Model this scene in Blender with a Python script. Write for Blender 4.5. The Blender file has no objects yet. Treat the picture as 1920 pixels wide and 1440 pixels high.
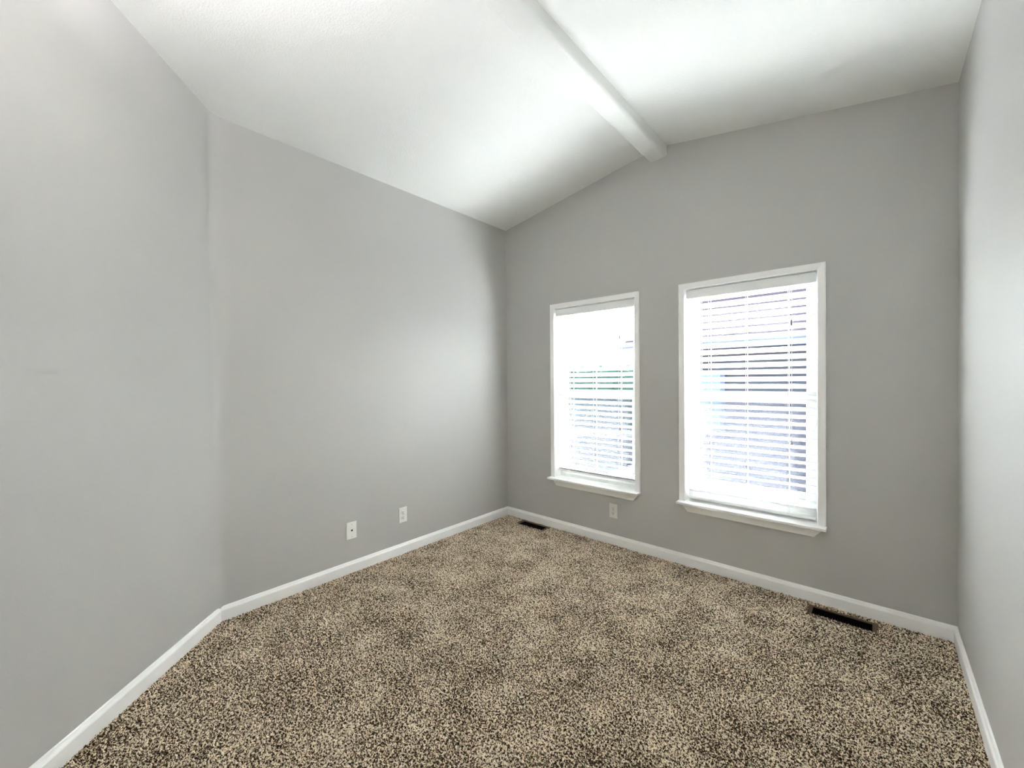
import bpy, bmesh, math, random
import numpy as np
from mathutils import Matrix, Vector

sc = bpy.context.scene
C = sc.collection
random.seed(7)

# ------------------------------------------------------------------ camera
YAW, PITCH, ROLL, FPX = 0.7262, -0.0089, -0.0077, 767.21      # focal length in pixels of a 1920 px wide frame
fw = Vector((-math.sin(YAW) * math.cos(PITCH), math.cos(YAW) * math.cos(PITCH), math.sin(PITCH)))
rt = Vector((math.cos(YAW), math.sin(YAW), 0))
up = rt.cross(fw)
rt2 = math.cos(ROLL) * rt + math.sin(ROLL) * up
up2 = -math.sin(ROLL) * rt + math.cos(ROLL) * up
cam_data = bpy.data.cameras.new('camera')
cam_data.sensor_fit = 'HORIZONTAL'
cam_data.sensor_width = 36.0
cam_data.lens = 36.0 * FPX / 1920.0
cam_data.clip_start = 0.02
cam_data.clip_end = 300
cam = bpy.data.objects.new('camera', cam_data)
C.objects.link(cam)
cam.matrix_world = Matrix(((rt2.x, up2.x, -fw.x, 2.6634), (rt2.y, up2.y, -fw.y, -2.9227),
                           (rt2.z, up2.z, -fw.z, 1.291), (0, 0, 0, 1)))
sc.camera = cam

# ------------------------------------------------------------------ light
sc.view_settings.view_transform = 'Standard'
sc.view_settings.look = 'None'
sc.view_settings.gamma = 1.0
sc.view_settings.use_curve_mapping = False
sc.view_settings.exposure = 5.03
sc.cycles.max_bounces = 16
sc.cycles.diffuse_bounces = 12
sc.cycles.transmission_bounces = 8
sc.cycles.transparent_max_bounces = 16
sc.cycles.sample_clamp_indirect = 20.0

world = bpy.data.worlds.new('sky')
sc.world = world
world.use_nodes = True
wn = world.node_tree
sky = wn.nodes.new('ShaderNodeTexSky')
sky.sky_type = 'NISHITA'
sky.sun_disc = False
sky.sun_elevation = math.radians(31)
sky.sun_rotation = math.radians(48)
sky.air_density = 1.0
sky.dust_density = 2.0
haze = wn.nodes.new('ShaderNodeMixRGB')          # thin bright cloud over the blue
haze.inputs[0].default_value = 0.55
haze.inputs[2].default_value = (0.62, 0.64, 0.66, 1)
wn.links.new(sky.outputs[0], haze.inputs[1])
wn.links.new(haze.outputs[0], wn.nodes['Background'].inputs[0])
wn.nodes['Background'].inputs[1].default_value = 0.29

sun_d = bpy.data.lights.new('sun', 'SUN')
sun_d.energy = 7.2
sun_d.angle = math.radians(0.6)
sun_d.color = (0.94, 0.92, 1.0)
sun = bpy.data.objects.new('sun', sun_d)
C.objects.link(sun)
sun.location = (10, 9, 8)
sun.rotation_euler = Vector((-1.0, -0.9, -0.8)).to_track_quat('-Z', 'Y').to_euler()

# ------------------------------------------------------------------ dimensions (metres)
W, D, BACK = 2.9637, 2.3312, -3.7
HL, HR = 2.73, 2.7123
SL, SR = 0.1542, 0.1693
XB1, XB2, ZB = 1.4333, 1.5551, 2.8734
XR = (HR + SR * W - HL) / (SL + SR)            # ridge line where the two slopes meet
ZR = HL + SL * XR
WT = 0.14                                       # window wall thickness
OW, OZ0, OZ1 = 0.3692, 0.446, 1.909             # window half width inside the casing, stool top, head
XC = (0.9392, 2.0452)                           # the two window centres


def zc(x):
    return HL + SL * x if x < XR else HR + SR * (W - x)


# ------------------------------------------------------------------ materials
def lin(r, g, b):
    f = lambda c: (c / 255 / 12.92) if c / 255 <= 0.04045 else ((c / 255 + 0.055) / 1.055) ** 2.4
    return (f(r), f(g), f(b), 1.0)


def mat(name, col, rough=0.5, spec=0.5, metal=0.0, bump=None, bump_scale=100.0, bump_dist=0.002, detail=3.0,
        var=0.0, var_scale=3.0):
    m = bpy.data.materials.new(name)
    m.use_nodes = True
    nt = m.node_tree
    b = nt.nodes['Principled BSDF']
    b.inputs['Base Color'].default_value = col
    b.inputs['Roughness'].default_value = rough
    b.inputs['Specular IOR Level'].default_value = spec
    b.inputs['Metallic'].default_value = metal
    tc = nt.nodes.new('ShaderNodeTexCoord')
    if bump:
        n = nt.nodes.new('ShaderNodeTexNoise')
        n.inputs['Scale'].default_value = bump_scale
        n.inputs['Detail'].default_value = detail
        nt.links.new(tc.outputs['Object'], n.inputs['Vector'])
        bp = nt.nodes.new('ShaderNodeBump')
        bp.inputs['Strength'].default_value = bump
        bp.inputs['Distance'].default_value = bump_dist
        nt.links.new(n.outputs['Fac'], bp.inputs['Height'])
        nt.links.new(bp.outputs['Normal'], b.inputs['Normal'])
    if var:
        n2 = nt.nodes.new('ShaderNodeTexNoise')
        n2.inputs['Scale'].default_value = var_scale
        nt.links.new(tc.outputs['Object'], n2.inputs['Vector'])
        mx = nt.nodes.new('ShaderNodeMixRGB')
        mx.inputs[1].default_value = tuple(c * (1 - var) for c in col[:3]) + (1,)
        mx.inputs[2].default_value = tuple(min(1, c * (1 + var)) for c in col[:3]) + (1,)
        nt.links.new(n2.outputs['Fac'], mx.inputs[0])
        nt.links.new(mx.outputs[0], b.inputs['Base Color'])
    return m


M_WALL = mat('grey_satin_wall_paint', lin(192, 191, 188), rough=0.5, spec=0.5, bump=0.35, bump_scale=130, bump_dist=0.0012)
M_CEIL = mat('white_textured_ceiling_paint', lin(236, 237, 234), rough=0.8, spec=0.2, bump=0.7, bump_scale=130, bump_dist=0.003, detail=5)
M_TRIM = mat('white_semigloss_trim_paint', lin(249, 249, 247), rough=0.35, spec=0.5, bump=0.08, bump_scale=40, bump_dist=0.0005)
M_VINYL = mat('white_vinyl', lin(240, 241, 240), rough=0.35, bump=0.05, bump_scale=60, bump_dist=0.0004)
M_PLATE = mat('white_plastic_plate', lin(244, 244, 240), rough=0.3, bump=0.03, bump_scale=200, bump_dist=0.0002)
M_PLATE2 = mat('ivory_plastic_plate', lin(232, 230, 224), rough=0.3, bump=0.03, bump_scale=200, bump_dist=0.0002)
M_DARK = mat('dark_slot', lin(30, 28, 26), rough=0.7, bump=0.05, bump_scale=100)
M_SCREW = mat('painted_screw', lin(205, 205, 200), rough=0.4, bump=0.05, bump_scale=300)
M_VENT = mat('brown_painted_metal', lin(92, 72, 50), rough=0.5, spec=0.4, bump=0.2, bump_scale=120, bump_dist=0.0005, var=0.2, var_scale=30)
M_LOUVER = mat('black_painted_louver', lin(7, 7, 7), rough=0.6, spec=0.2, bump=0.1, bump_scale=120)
M_WAND = mat('smoky_clear_plastic', lin(205, 205, 208), rough=0.25, bump=0.03, bump_scale=100)
M_TASSEL = mat('grey_plastic_tassel', lin(178, 175, 170), rough=0.45, bump=0.05, bump_scale=100)
M_CORD = mat('white_braided_cord', lin(225, 225, 222), rough=0.8, bump=0.4, bump_scale=700, bump_dist=0.0006)


M_SLAT = mat('white_faux_wood_slat', lin(243, 244, 243), rough=0.4, bump=0.05, bump_scale=60, bump_dist=0.0004)


def glass_mat():
    m = bpy.data.materials.new('window_glass')
    m.use_nodes = True
    nt = m.node_tree
    nt.nodes.remove(nt.nodes['Principled BSDF'])
    t = nt.nodes.new('ShaderNodeBsdfTransparent')
    t.inputs[0].default_value = (0.93, 0.96, 0.95, 1)
    gl = nt.nodes.new('ShaderNodeBsdfGlossy')
    gl.inputs['Roughness'].default_value = 0.0
    fr = nt.nodes.new('ShaderNodeFresnel')
    fr.inputs[0].default_value = 1.18
    mx = nt.nodes.new('ShaderNodeMixShader')
    nt.links.new(fr.outputs[0], mx.inputs[0])
    nt.links.new(t.outputs[0], mx.inputs[1])
    nt.links.new(gl.outputs[0], mx.inputs[2])
    nt.links.new(mx.outputs[0], nt.nodes['Material Output'].inputs['Surface'])
    return m


def screen_mat():
    m = mat('fine_insect_screen_mesh', lin(84, 81, 92), rough=0.8)
    nt = m.node_tree
    t = nt.nodes.new('ShaderNodeBsdfTransparent')
    mx = nt.nodes.new('ShaderNodeMixShader')
    mx.inputs[0].default_value = 0.35
    nt.links.new(t.outputs[0], mx.inputs[1])
    nt.links.new(nt.nodes['Principled BSDF'].outputs[0], mx.inputs[2])
    nt.links.new(mx.outputs[0], nt.nodes['Material Output'].inputs['Surface'])
    return m


M_GLASS = glass_mat()
M_SCREEN = screen_mat()


def carpet_mat():
    m = bpy.data.materials.new('brown_and_cream_frieze_carpet')
    m.use_nodes = True
    m.displacement_method = 'DISPLACEMENT'
    nt = m.node_tree
    L = nt.links
    b = nt.nodes['Principled BSDF']
    b.inputs['Roughness'].default_value = 0.95
    b.inputs['Specular IOR Level'].default_value = 0.1
    tc = nt.nodes.new('ShaderNodeTexCoord')
    # twist of the yarn: distort the tuft pattern a little
    n0 = nt.nodes.new('ShaderNodeTexNoise')
    n0.inputs['Scale'].default_value = 60
    L.new(tc.outputs['Object'], n0.inputs['Vector'])
    mxv = nt.nodes.new('ShaderNodeVectorMath')
    mxv.operation = 'MULTIPLY_ADD'
    mxv.inputs[1].default_value = (0.012, 0.012, 0.0)
    L.new(n0.outputs['Color'], mxv.inputs[0])
    L.new(tc.outputs['Object'], mxv.inputs[2])
    tuft = nt.nodes.new('ShaderNodeTexNoise')
    tuft.inputs['Scale'].default_value = 145
    tuft.inputs['Detail'].default_value = 2.5
    tuft.inputs['Roughness'].default_value = 0.6
    L.new(mxv.outputs[0], tuft.inputs['Vector'])
    fleck = nt.nodes.new('ShaderNodeTexNoise')
    fleck.inputs['Scale'].default_value = 230
    fleck.inputs['Detail'].default_value = 2.0
    L.new(mxv.outputs[0], fleck.inputs['Vector'])
    patch = nt.nodes.new('ShaderNodeTexNoise')
    patch.inputs['Scale'].default_value = 5.5
    patch.inputs['Detail'].default_value = 4
    L.new(tc.outputs['Object'], patch.inputs['Vector'])
    # yarn tone and painted pile shade = tuft + fleck + a little of the broad brushed patches
    a0 = nt.nodes.new('ShaderNodeMath'); a0.operation = 'MULTIPLY'; a0.inputs[1].default_value = 0.65
    L.new(fleck.outputs['Fac'], a0.inputs[0])
    a = nt.nodes.new('ShaderNodeMath'); a.operation = 'MULTIPLY_ADD'; a.inputs[1].default_value = 1.35
    L.new(tuft.outputs['Fac'], a.inputs[0]); L.new(a0.outputs[0], a.inputs[2])
    p = nt.nodes.new('ShaderNodeMath'); p.operation = 'MULTIPLY_ADD'
    p.inputs[1].default_value = 0.25
    L.new(patch.outputs['Fac'], p.inputs[0]); L.new(a.outputs[0], p.inputs[2])
    sh = nt.nodes.new('ShaderNodeMath'); sh.operation = 'SUBTRACT'; sh.inputs[1].default_value = 0.637
    L.new(p.outputs[0], sh.inputs[0])
    r = nt.nodes.new('ShaderNodeValToRGB')  # yarn colours; the dark end also paints the shade deep between tufts
    e = r.color_ramp.elements
    e[0].position = 0.375; e[0].color = lin(54, 40, 28)
    e[1].position = 0.605; e[1].color = lin(244, 229, 204)
    k = e.new(0.45); k.color = lin(100, 79, 56)
    k = e.new(0.525); k.color = lin(166, 144, 117)
    L.new(sh.outputs[0], r.inputs[0])
    L.new(r.outputs[0], b.inputs['Base Color'])
    d = nt.nodes.new('ShaderNodeDisplacement')
    d.inputs['Midlevel'].default_value = 0.62
    d.inputs['Scale'].default_value = 0.052
    L.new(tuft.outputs['Fac'], d.inputs['Height'])
    L.new(d.outputs[0], nt.nodes['Material Output'].inputs['Displacement'])
    return m


M_CARPET = carpet_mat()
M_GROUND = mat('pale_gravel_ground', lin(165, 160, 156), rough=0.95, bump=0.8, bump_scale=30, bump_dist=0.02, var=0.25, var_scale=25)
M_SIDING = mat('grey_house_siding', lin(48, 47, 50), rough=0.7, spec=0.0, bump=0.2, bump_scale=40, var=0.08)
M_SHINGLE = mat('mauve_grey_roof_shingles', lin(34, 29, 33), rough=0.9, spec=0.0, bump=0.6, bump_scale=40, bump_dist=0.01, var=0.15, var_scale=20)
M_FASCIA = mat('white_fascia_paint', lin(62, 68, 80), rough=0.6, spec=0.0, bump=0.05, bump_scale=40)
M_FARPANE = mat('blue_green_window_pane', lin(60, 80, 84), rough=0.3, spec=0.3, var=0.2, var_scale=2)


# ------------------------------------------------------------------ mesh helpers
class MB:
    def __init__(self):
        self.v, self.f = [], []

    def add(self, vs, fs):
        o = len(self.v)
        self.v += [tuple(v) for v in vs]
        self.f += [tuple(i + o for i in f) for f in fs]
        return self

    def box(self, x0, x1, y0, y1, z0, z1):
        return self.add([(x0, y0, z0), (x1, y0, z0), (x1, y1, z0), (x0, y1, z0), (x0, y0, z1), (x1, y0, z1), (x1, y1, z1), (x0, y1, z1)],
                        [(3, 2, 1, 0), (4, 5, 6, 7), (0, 1, 5, 4), (1, 2, 6, 5), (2, 3, 7, 6), (3, 0, 4, 7)])

    def loft(self, rings, closed=True, caps=True):
        n = len(rings[0])
        vs = [p for r in rings for p in r]
        fs = []
        for k in range(len(rings) - 1):
            for i in range(n if closed else n - 1):
                j = (i + 1) % n
                fs.append((k * n + i, k * n + j, (k + 1) * n + j, (k + 1) * n + i))
        if caps:
            fs.append(tuple(range(n - 1, -1, -1)))
            fs.append(tuple((len(rings) - 1) * n + i for i in range(n)))
        return self.add(vs, fs)

    def tube(self, pts, r, n=10):
        pts = [Vector(p) for p in pts]
        rings = []
        for i, p in enumerate(pts):
            d = (pts[min(i + 1, len(pts) - 1)] - pts[max(i - 1, 0)]).normalized()
            a = d.orthogonal().normalized()
            c = d.cross(a)
            rr = r[i] if isinstance(r, (list, tuple)) else r
            rings.append([p + rr * (math.cos(t) * a + math.sin(t) * c) for t in [2 * math.pi * k / n for k in range(n)]])
        return self.loft(rings)

    def build(self, name, material, parent=None, bevel=0.0, segs=2, smooth=False, loc=(0, 0, 0)):
        me = bpy.data.meshes.new(name)
        bm = bmesh.new()
        vs = [bm.verts.new(v) for v in self.v]
        for f in self.f:
            try:
                bm.faces.new([vs[i] for i in f])
            except ValueError:
                pass
        bmesh.ops.recalc_face_normals(bm, faces=bm.faces)
        if bevel:
            es = [e for e in bm.edges if len(e.link_faces) == 2 and e.calc_face_angle(0) > 0.5]
            bmesh.ops.bevel(bm, geom=es, offset=bevel, segments=segs, profile=0.5, affect='EDGES', clamp_overlap=True)
        if smooth:
            for f in bm.faces:
                f.smooth = True
            for e in bm.edges:
                if len(e.link_faces) == 2 and e.calc_face_angle(0) > 0.7:
                    e.smooth = False
        bm.to_mesh(me)
        bm.free()
        me.materials.append(material)
        o = bpy.data.objects.new(name, me)
        C.objects.link(o)
        o.location = loc
        if parent:
            o.parent = parent
        return o


def struct(o):
    o['kind'] = 'structure'
    return o


def thing(name, label, cat, loc, rz=0.0, group=None):
    o = bpy.data.objects.new(name, None)
    o.empty_display_size = 0.05
    C.objects.link(o)
    o.location = loc
    o.rotation_euler = (0, 0, rz)
    o['label'] = label
    o['category'] = cat
    if group:
        o['group'] = group
    return o


def copy_tree(o, parent=None):
    c = o.copy()
    C.objects.link(c)
    c.parent = parent
    for ch in list(o.children):
        copy_tree(ch, c)
    return c


# ------------------------------------------------------------------ room shell
# window wall: one solid with two openings
def window_wall():
    bm = bmesh.new()
    cache = {}

    def V(x, z):
        k = (round(x, 5), round(z, 5))
        if k not in cache:
            cache[k] = bm.verts.new((x, 0, z))
        return cache[k]
    g = 0.012
    cols = [-0.1, XC[0] - OW - g, XC[0] + OW + g, XR, XC[1] - OW - g, XC[1] + OW + g, W + 0.1]
    zl, zh = OZ0 - 0.016, OZ1 + g
    for i in range(len(cols) - 1):
        a, b = cols[i], cols[i + 1]
        bm.faces.new([V(a, -0.25), V(b, -0.25), V(b, zl), V(a, zl)])
        if i not in (1, 4):
            bm.faces.new([V(a, zl), V(b, zl), V(b, zh), V(a, zh)])
        bm.faces.new([V(a, zh), V(b, zh), V(b, zc(b)), V(a, zc(a))])
    r = bmesh.ops.extrude_face_region(bm, geom=list(bm.faces))
    bmesh.ops.translate(bm, verts=[v for v in r['geom'] if isinstance(v, bmesh.types.BMVert)], vec=(0, WT, 0))
    bmesh.ops.recalc_face_normals(bm, faces=bm.faces)
    me = bpy.data.meshes.new('wall_back')
    bm.to_mesh(me)
    bm.free()
    me.materials.append(M_WALL)
    o = bpy.data.objects.new('wall_back', me)
    C.objects.link(o)
    return struct(o)


window_wall()

RB = 0.10                                     # radius of the rounded corner between left and angled wall
tb = RB * math.tan(math.radians(22.5))
ctr = (RB, -D + tb)
arc = [(ctr[0] - RB * math.cos(t), ctr[1] - RB * math.sin(t)) for t in [math.radians(45) * k / 6 for k in range(7)]]


def wall_path(name, path, out, z0=-0.25, dz=0.0):
    """a wall following a plan polyline, thickened by the vector out, its top following the ceiling slope"""
    m = MB()
    rings = []
    for (x, y) in path:
        ox, oy = x + out[0], y + out[1]
        rings.append([(x, y, z0), (x, y, zc(x)), (ox, oy, zc(x)), (ox, oy, z0)])
    m.loft(rings)
    o = m.build(name, M_WALL, smooth=True)
    return struct(o)


wall_path('wall_left', [(0, 0)] + arc, (-0.1, 0))
xe = -BACK - D
wall_path('wall_angled', [arc[-1], (xe, BACK)], (-0.1, -0.0))
wall_path('wall_right', [(W, 0), (W, BACK)], (0.1, 0))
wall_path('wall_front', [(xe - 0.1, BACK), (XR, BACK), (W + 0.1, BACK)], (0, -0.1))

# vaulted ceiling
m = MB()
prof = [(-0.1, HL - 0.1 * SL), (XR, ZR), (W + 0.1, HR - 0.1 * SR), (W + 0.1, HR + 0.15), (XR, ZR + 0.15), (-0.1, HL + 0.13)]
m.loft([[(x, BACK - 0.1, z) for x, z in prof], [(x, WT, z) for x, z in prof]])
struct(m.build('ceiling', M_CEIL))

# ridge beam: rounded lower edges
bp = [(XB1, ZR), (XB1, ZB + 0.004), (XB1 + 0.004, ZB)]
for k in range(7):
    t = math.radians(90) * k / 6
    bp.append((XB2 - 0.022 + 0.022 * math.sin(t), ZB + 0.022 - 0.022 * math.cos(t)))
bp.append((XB2, ZR))
m = MB()
m.loft([[(x, BACK, z) for x, z in bp], [(x, 0, z) for x, z in bp]])
struct(m.build('trim_1', M_CEIL, smooth=True))

# carpet: a fine grid with openings cut for the floor registers
VENTS = [(0.380, -0.090, 0.318, 0.132), (2.5265, -0.1175, 0.300, 0.128)]     # centre x, y, outer length, width


def carpet():
    step = 0.0026
    xs = np.arange(-0.01, W + 0.012, step)
    ys = np.arange(BACK - 0.01, 0.012, step)
    nx, ny = len(xs), len(ys)
    co = np.zeros((ny, nx, 3), np.float32)
    co[..., 0] = xs[None, :]
    co[..., 1] = ys[:, None]
    idx = np.arange(nx * ny).reshape(ny, nx)
    quads = np.stack([idx[:-1, :-1], idx[:-1, 1:], idx[1:, 1:], idx[1:, :-1]], -1).reshape(-1, 4)
    cx = (xs[:-1] + step / 2)[None, :].repeat(ny - 1, 0).ravel()
    cy = (ys[:-1] + step / 2)[:, None].repeat(nx - 1, 1).ravel()
    keep = (cx - 0.05 + D + cy) > -0.12            # nothing far behind the angled wall
    keep &= (cx + cy + D) > -0.06
    for (vx, vy, l, w) in VENTS:
        keep &= ~((abs(cx - vx) < l / 2 - 0.006) & (cy - vy < w / 2 - 0.006) & (cy - vy > -0.0415))
    quads = quads[keep]
    me = bpy.data.meshes.new('floor')
    me.vertices.add(nx * ny)
    me.vertices.foreach_set('co', co.ravel())
    me.loops.add(quads.size)
    me.loops.foreach_set('vertex_index', quads.astype(np.int32).ravel())
    me.polygons.add(len(quads))
    me.polygons.foreach_set('loop_start', np.arange(0, quads.size, 4, dtype=np.int32))
    me.polygons.foreach_set('loop_total', np.full(len(quads), 4, np.int32))
    me.update(calc_edges=True)
    bm = bmesh.new()
    bm.from_mesh(me)
    bmesh.ops.delete(bm, geom=[v for v in bm.verts if not v.link_faces], context='VERTS')
    bm.to_mesh(me)
    bm.free()
    me.polygons.foreach_set('use_smooth', np.ones(len(me.polygons), bool))
    me.materials.append(M_CARPET)
    o = bpy.data.objects.new('floor', me)
    C.objects.link(o)
    return struct(o)


carpet()

# baseboards, mitred at the corners
HB = 0.0727
BP = [(0, -0.012), (0.014, -0.012), (0.014, 0.052), (0.0125, 0.056), (0.009, 0.0600), (0.0055, 0.0700), (0.003, HB), (0, HB)]


def baseboard(name, a, b, na, nb):
    """na, nb: inward offset vectors (mitre) at each end for 1 m of thickness"""
    m = MB()
    m.loft([[(a[0] + na[0] * d, a[1] + na[1] * d, z) for d, z in BP], [(b[0] + nb[0] * d, b[1] + nb[1] * d, z) for d, z in BP]])
    return struct(m.build(name, M_TRIM))


t8 = math.tan(math.radians(22.5))
baseboard('baseboard_left', (0, 0), (0, -D), (1, -1), (1, t8))
baseboard('baseboard_back', (0, 0), (W, 0), (1, -1), (-1, -1))
baseboard('baseboard_right', (W, 0), (W, BACK), (-1, -1), (-1, 1))
baseboard('baseboard_angled', (0, -D), (xe, BACK), (1, t8), (1 - 0.0, 1))


# ------------------------------------------------------------------ windows (origin: centre of the opening, wall face, stool top)
HH = OZ1 - OZ0


def make_window(name):
    r = bpy.data.objects.new(name, None)
    r.empty_display_size = 0.05
    C.objects.link(r)
    struct(r)
    cw, ct = 0.040, 0.016
    # mitred casing, outer edge slightly eased
    m = MB()
    sec = [(0, 0), (0, -0.010), (0.004, -0.013), (cw - 0.004, -ct), (cw, -ct + 0.003), (cw, 0)]
    path = [((-OW, 0), (-1, 0)), ((-OW, HH), (-1, 1)), ((OW, HH), (1, 1)), ((OW, 0), (1, 0))]
    m.loft([[(px + dx * s, y, pz + dz * s) for s, y in sec] for (px, pz), (dx, dz) in path])
    m.build('casing', M_TRIM, r)
    # jamb lining
    m = MB()
    m.box(-OW - 0.012, -OW, -0.002, WT, 0, HH)
    m.box(OW, OW + 0.012, -0.002, WT, 0, HH)
    m.box(-OW - 0.012, OW + 0.012, -0.002, WT, HH, HH + 0.012)
    m.build('jamb_lining', M_TRIM, r)
    # stool and apron
    m = MB()
    m.box(-OW - 0.012, OW + 0.012, -0.001, WT, -0.016, 0)
    m.box(-0.413, 0.413, -0.066, -0.0005, -0.016, 0)
    m.build('stool', M_TRIM, r, bevel=0.0025)
    m = MB()
    m.loft([[(-0.400, y, -0.016), (-0.354, y, -0.0715), (0.354, y, -0.0715), (0.400, y, -0.016)] for y in (-0.015, 0.0)])
    m.build('apron', M_TRIM, r, bevel=0.0015)
    # vinyl frame
    m = MB()
    fwid = 0.030
    y0, y1 = 0.074, 0.136
    m.box(-OW, -OW + fwid, y0, y1, 0, HH).box(OW - fwid, OW, y0, y1, 0, HH)
    m.box(-OW + fwid, OW - fwid, y0, y1, HH - fwid, HH).box(-OW + fwid, OW - fwid, y0, y1, 0, fwid)
    m.build('window_frame', M_VINYL, r, bevel=0.002)
    mid = 0.732
    for nm, za, zb_, ya, yb in (('upper_sash', mid - 0.022, HH - fwid, 0.106, 0.130), ('lower_sash', fwid, mid + 0.022, 0.080, 0.104)):
        s = 0.036
        xa, xb = -OW + fwid - 0.004, OW - fwid + 0.004
        m = MB()
        m.box(xa, xa + s, ya, yb, za, zb_).box(xb - s, xb, ya, yb, za, zb_)
        m.box(xa + s, xb - s, ya, yb, zb_ - 0.042, zb_).box(xa + s, xb - s, ya, yb, za, za + 0.042)
        sash = m.build(nm, M_VINYL, r, bevel=0.002)
        ym = (ya + yb) / 2
        m = MB()
        m.box(xa + s - 0.004, xb - s + 0.004, ym - 0.002, ym + 0.002, za + 0.038, zb_ - 0.038)
        m.build('pane', M_GLASS, sash)
    m = MB()
    m.box(-OW + 0.012, OW - 0.012, 0.1315, 0.1325, 0.012, mid + 0.02)
    m.build('insect_screen', M_SCREEN, r)
    m = MB()
    m.box(-0.035, 0.035, 0.070, 0.082, mid + 0.0215, mid + 0.030)
    m.build('sash_lock', M_VINYL, r, bevel=0.002)
    return r


w1 = make_window('window_1')
w1.location = (XC[0], 0, OZ0)
w2 = copy_tree(w1)
w2.name = 'window_2'
w2.location = (XC[1], 0, OZ0)

# ------------------------------------------------------------------ blinds (same origin as the windows)
TILT = math.radians(31)
SLW = OW - 0.009


def slat_mb():
    m = MB()
    n = 8
    w, th, crown = 0.050, 0.0034, 0.0022
    top, bot = [], []
    for k in range(n + 1):
        u = -w / 2 + w * k / n
        h = crown * (1 - (2 * u / w) ** 2)
        top.append((u, h + th / 2))
        bot.append((u, h - th / 2))
    ring = top + bot[::-1]
    out = []
    for u, h in ring:                          # room edge (negative y) tilted up
        out.append((u * math.cos(TILT) + h * math.sin(TILT), -u * math.sin(TILT) + h * math.cos(TILT)))
    m.loft([[(x, y, z) for y, z in out] for x in (-SLW, SLW)])
    return m


def make_blind(label, loc):
    r = thing('window_blind', label, 'blind', loc, group='white slatted window blinds')
    yc = 0.045
    m = MB()
    m.box(-OW + 0.006, OW - 0.006, 0.010, 0.0165, 1.398, 1.458)
    m.build('valance', M_VINYL, r, bevel=0.002)
    m = MB()
    m.box(-OW + 0.008, OW - 0.008, 0.0175, 0.070, 1.412, 1.456)
    m.build('headrail', M_VINYL, r, bevel=0.002)
    first = slat_mb().build('slat', M_SLAT, r, smooth=True)
    ztop = 1.802 - OZ0 - 0.025 * math.sin(TILT) - 0.0005
    for k in range(29):
        s = first if k == 0 else first.copy()
        if k:
            C.objects.link(s)
            s.parent = r
        s.location = (0.0007 * math.sin(k * 2.1), yc, ztop - 0.0455 * k)
    m = MB()
    a = math.radians(18)
    q = [(-0.025, -0.008), (0.025, -0.008), (0.025, 0.008), (-0.025, 0.008)]
    q = [(u * math.cos(a) + h * math.sin(a), -u * math.sin(a) + h * math.cos(a)) for u, h in q]
    m.loft([[(x, y, z) for y, z in q] for x in (-SLW, SLW)])
    m.build('bottom_rail', M_VINYL, r, bevel=0.003, loc=(0, yc, 0.0168))
    for x in (-0.221, 0.0, 0.225):
        m = MB()
        m.tube([(x, yc - 0.0265, 1.41), (x, yc - 0.0265, 0.9), (x, yc - 0.0265, 0.030)], 0.0011, 8)
        m.tube([(x, yc + 0.0265, 1.41), (x, yc + 0.0265, 0.9), (x, yc + 0.0265, 0.020)], 0.0016, 8)
        for k in range(29):
            z = ztop - 0.0455 * k - 0.0035
            m.tube([(x, yc - 0.0265, z + 0.0145), (x, yc + 0.0265, z - 0.0145)], 0.0006, 5)
        m.build('ladder_cord', M_CORD, r)
    m = MB()
    m.tube([(-0.259, 0.003, 1.392), (-0.259, 0.003, 1.384), (-0.2595, 0.003, 0.765), (-0.2595, 0.003, 0.757)], [0.002, 0.0034, 0.0034, 0.002], 8)
    m.build('tilt_wand', M_WAND, r)
    m = MB()
    x = 0.244
    m.tube([(x, 0.004, 1.405), (x + 0.001, 0.004, 1.19)], 0.0010, 8)
    m.tube([(x + 0.003, 0.004, 1.405), (x + 0.002, 0.004, 0.8), (x + 0.0015, 0.004, 0.478)], 0.0009, 8)
    c = m.build('lift_cord', M_CORD, r)
    m = MB()
    m.tube([(x + 0.001, 0.002, 1.193), (x + 0.001, 0.002, 1.190), (x + 0.0, 0.002, 1.161), (x, 0.002, 1.158)], [0.004, 0.0058, 0.0064, 0.0045], 12)
    m.build('tassel', M_TASSEL, c, smooth=True)
    m = MB()
    m.tube([(x + 0.0015, 0.002, 0.481), (x + 0.0015, 0.002, 0.470), (x + 0.0015, 0.002, 0.456), (x + 0.0015, 0.002, 0.451)], [0.0016, 0.0035, 0.0064, 0.0050], 12)
    m.build('tassel', M_TASSEL, c, smooth=True)
    return r


b1 = make_blind('white slatted blind of the left window, its bottom rail raised above the sill', (XC[0], 0, OZ0))
b2 = copy_tree(b1)
b2.location = (XC[1], 0, OZ0)
b2['label'] = 'white slatted blind of the right window, its bottom rail down on the sill'
for ch in b1.children:
    if ch.name.startswith('bottom_rail'):
        ch.location.z += 0.040


# ------------------------------------------------------------------ outlets and the phone jack (local: x along wall, -y into room)
def plate_mb():
    m = MB()
    w, h = 0.035, 0.057
    m.loft([[(-w, 0, -h), (w, 0, -h), (w, 0, h), (-w, 0, h)], [(-w, -0.003, -h), (w, -0.003, -h), (w, -0.003, h), (-w, -0.003, h)],
            [(-w + 0.003, -0.0058, -h + 0.003), (w - 0.003, -0.0058, -h + 0.003), (w - 0.003, -0.0058, h - 0.003), (-w + 0.003, -0.0058, h - 0.003)]])
    return m


def disc(m, x, z, r, y0, y1, n=14):
    m.tube([(x, y0, z), (x, y1, z)], r, n)
    return m


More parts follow.
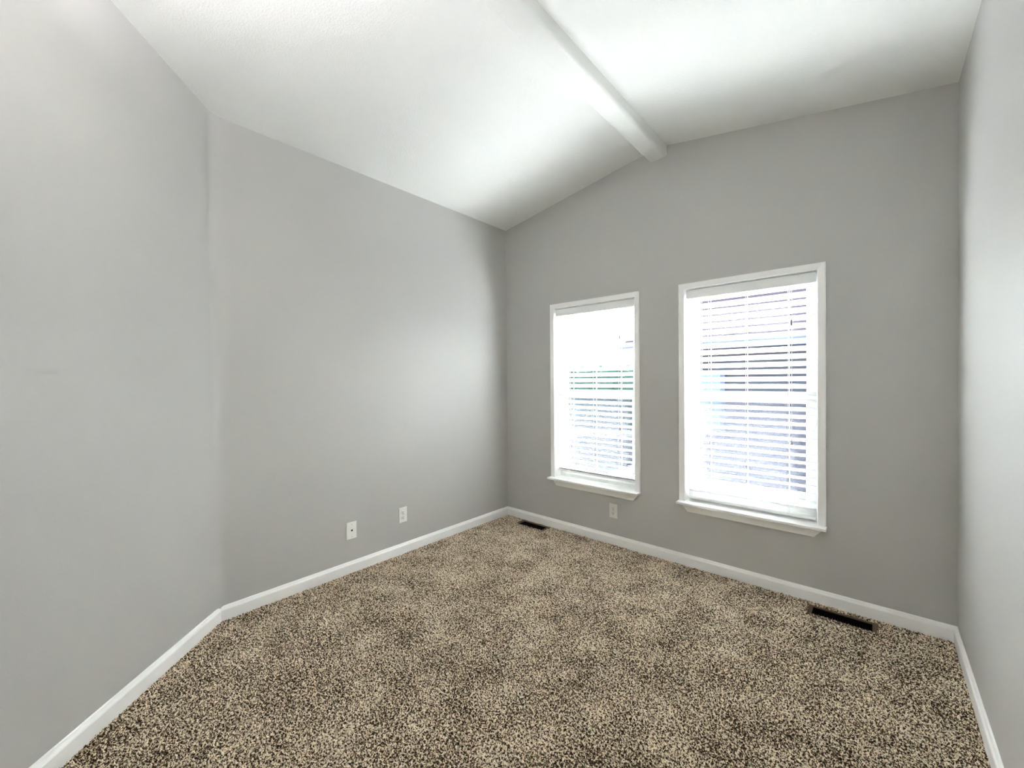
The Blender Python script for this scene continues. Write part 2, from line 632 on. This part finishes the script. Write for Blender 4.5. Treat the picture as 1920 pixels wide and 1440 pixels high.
def make_outlet(label, loc, rz, plate_material):
    r = thing('wall_outlet', label, 'outlet', loc, rz, 'duplex wall outlets')
    plate_mb().build('cover_plate', plate_material, r, bevel=0.0008)
    for s in (1, -1):
        zc_ = 0.0195 * s
        m = MB()
        ring = []
        for k in range(28):
            t = 2 * math.pi * k / 28
            ring.append((0.0172 * math.cos(t), max(-0.0143, min(0.0143, 0.0172 * math.sin(t)))))
        m.loft([[(x, -0.0055, zc_ + z) for x, z in ring], [(x, -0.0072, zc_ + z) for x, z in ring],
                [(x * 0.95, -0.0077, zc_ + z * 0.95) for x, z in ring]])
        rec = m.build('receptacle', plate_material, r, smooth=True)
        m = MB()
        m.box(-0.0078, -0.0052, -0.0080, -0.0065, zc_ - 0.001, zc_ + 0.0085)
        m.box(0.0052, 0.0076, -0.0080, -0.0065, zc_ + 0.0003, zc_ + 0.0078)
        disc(m, 0, zc_ - 0.0072, 0.0030, -0.0065, -0.0080, 12)
        m.build('socket_slots', M_DARK, rec)
    m = MB()
    m.tube([(0, -0.0055, 0), (0, -0.0068, 0), (0, -0.0072, 0)], [0.0034, 0.0034, 0.0022], 14)
    m.build('screw', M_SCREW, r)
    return r


make_outlet('ivory double outlet with black slots below the left window', (1.125, 0, 0.2605), 0, M_PLATE2)
make_outlet('bright white double outlet on the left wall, between the phone jack and the corner', (0, -1.175, 0.285), math.pi / 2, M_PLATE)

pj = thing('phone_jack', 'white wall plate with one dark central port, left wall, nearest the angled wall', 'phone jack', (0, -1.579, 0.28), math.pi / 2)
plate_mb().build('cover_plate', M_PLATE, pj, bevel=0.0008)
m = MB()
m.box(-0.0085, 0.0085, -0.0068, -0.0055, -0.0085, 0.0095)
jk = m.build('jack_port', M_PLATE, pj, bevel=0.0006)
m = MB()
m.loft([[(-0.0062, y, 0.0070), (0.0062, y, 0.0070), (0.0062, y, -0.0005), (0.0022, y, -0.0055), (-0.0022, y, -0.0055), (-0.0062, y, -0.0005)] for y in (-0.0065, -0.0072)])
m.build('port_opening', M_DARK, jk)
for s in (1, -1):
    m = MB()
    m.tube([(0, -0.0055, 0.042 * s), (0, -0.0066, 0.042 * s), (0, -0.007, 0.042 * s)], [0.0032, 0.0032, 0.002], 14)
    m.build('screw', M_SCREW, pj)


# ------------------------------------------------------------------ floor registers
def make_vent(label, vx, vy, l, w):
    r = thing('floor_register', label, 'floor vent', (vx, vy, 0), 0, 'brown floor registers by the window wall')
    sl, sw = 0.1255, 0.0405
    hx, hy = l / 2, w / 2
    z = -0.0035
    m = MB()
    m.box(-hx, -sl, -hy, hy, -0.008, z).box(sl, hx, -hy, hy, -0.008, z)
    m.box(-sl, sl, -hy, -sw, -0.008, z).box(-sl, sl, sw, hy, -0.008, z)
    m.build('frame', M_VENT, r, bevel=0.001)
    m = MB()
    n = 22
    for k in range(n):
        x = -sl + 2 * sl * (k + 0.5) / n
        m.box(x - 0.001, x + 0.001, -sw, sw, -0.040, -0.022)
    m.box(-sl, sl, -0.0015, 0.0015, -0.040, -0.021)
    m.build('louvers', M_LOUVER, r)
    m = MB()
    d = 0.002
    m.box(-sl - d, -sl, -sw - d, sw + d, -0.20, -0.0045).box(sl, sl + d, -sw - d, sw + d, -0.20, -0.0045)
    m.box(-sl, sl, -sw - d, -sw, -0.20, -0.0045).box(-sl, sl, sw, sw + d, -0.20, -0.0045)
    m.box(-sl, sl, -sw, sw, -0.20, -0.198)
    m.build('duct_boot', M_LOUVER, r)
    return r


make_vent('small dark floor register in the carpet at the far left corner', *VENTS[0])
make_vent('dark floor register in the carpet against the baseboard at right, near the right wall', *VENTS[1])

# ------------------------------------------------------------------ added fill lamp, out of view behind the camera
def make_fill_lamp(x, y):
    zt = ZB
    r = thing('added_fill_light', 'added fill light, an unseen white bowl uplight on the ridge beam behind the camera', 'fill light', (x, y, zt))
    m = MB()
    m.tube([(0, 0, 0.01), (0, 0, -0.025), (0, 0, -0.035)], [0.065, 0.065, 0.03], 28)
    m.tube([(0, 0, -0.03), (0, 0, -0.40)], 0.008, 12)
    m.build('stem', M_TRIM, r, smooth=True)
    m = MB()
    prof = [(0.012, -0.415), (0.10, -0.405), (0.165, -0.375), (0.20, -0.33), (0.196, -0.328), (0.16, -0.368), (0.10, -0.396), (0.012, -0.402)]
    m.loft([[(p[0] * math.cos(t), p[0] * math.sin(t), p[1]) for p in prof] for t in [2 * math.pi * k / 32 for k in range(33)]], caps=False)
    m.build('bowl', M_PLATE, r, smooth=True)
    ld = bpy.data.lights.new('fill_bulb', 'POINT')
    ld.energy = LAMP_W
    ld.shadow_soft_size = 0.03
    ld.color = (0.98, 0.955, 1.0)
    lo = bpy.data.objects.new('fill_bulb', ld)
    C.objects.link(lo)
    lo.parent = r
    lo.location = (0.0, 0.08, -0.345)


LAMP_W = 1.1
make_fill_lamp((XB1 + XB2) / 2, -2.92)

# ------------------------------------------------------------------ outside
m = MB()
m.box(-25, 30, WT + 0.02, 40, -1.0, -0.7)
g = m.build('ground', M_GROUND)
struct(g)

m = MB()
m.box(-25, -1.6, 4.2, 13.8, -0.72, -0.68)
struct(m.build('lawn', mat('dry_dark_lawn', lin(50, 52, 46), rough=1.0, spec=0.0, bump=1.0, bump_scale=40, bump_dist=0.03, var=0.3, var_scale=30)))

hs = thing('neighbouring_house', 'grey house with mauve shingled roof, glimpsed outside through the blinds', 'house', (0, 5.6, -0.7))
m = MB()
m.box(-1.0, 11, 0, 7, 0, 2.62)
for k in range(13):
    z = 0.15 + k * 0.19
    m.loft([[(x, 0.0, z), (x, -0.018, z), (x, 0.0, z + 0.18)] for x in (-1.0, 11)])
m.build('wall', M_SIDING, hs)
m = MB()
m.loft([[(x, -0.45, 2.60), (x, 3.5, 4.28), (x, 7.45, 2.60), (x, 7.45, 2.72), (x, 3.5, 4.42), (x, -0.45, 2.72)] for x in (-1.4, 11.4)])
m.build('roof', M_SHINGLE, hs)
m = MB()
m.box(-1.4, 11.4, -0.50, -0.455, 2.54, 2.73)
m.build('fascia', M_FASCIA, hs)
for x0, x1 in ((-0.55, 0.45), (3.2, 4.4)):
    m = MB()
    m.box(x0 - 0.08, x1 + 0.08, -0.05, -0.02, 0.95, 2.15)
    f = m.build('window', M_FASCIA, hs)
    m = MB()
    m.box(x0, (x0 + x1) / 2 - 0.03, -0.056, -0.049, 1.03, 2.07)
    m.box((x0 + x1) / 2 + 0.03, x1, -0.056, -0.049, 1.03, 2.07)
    m.build('pane', M_FARPANE, f)

# clipped hedge farther off, seen through the left window
def make_hedge(x0, x1, y0, y1, h):
    rnd = random.Random(3)
    m = MB()
    prof = [(y0, 0), (y0 - 0.1, h * 0.5), (y0, h * 0.9), (y0 + 0.3, h), (y1 - 0.3, h), (y1, h * 0.9), (y1 + 0.1, h * 0.5), (y1, 0)]
    rings = []
    n = 160
    for k in range(n + 1):
        x = x0 + (x1 - x0) * k / n
        rings.append([(x + rnd.uniform(-.05, .05), y + rnd.uniform(-.12, .12), max(0, z + (rnd.uniform(-.12, .12) if z else 0))) for y, z in prof])
    m.loft(rings)
    o = m.build('hedge', M_HEDGE, loc=(0, 0, -0.7))
    o['label'] = 'long green hedge outside, glimpsed through the blind of the left window'
    o['category'] = 'hedge'


M_HEDGE = mat('dusty_green_leaves', lin(58, 70, 58), rough=0.8, spec=0.0, bump=1.0, bump_scale=12, bump_dist=0.05, var=0.4, var_scale=15)
make_hedge(-26, -2.5, 14.0, 15.4, 2.6)
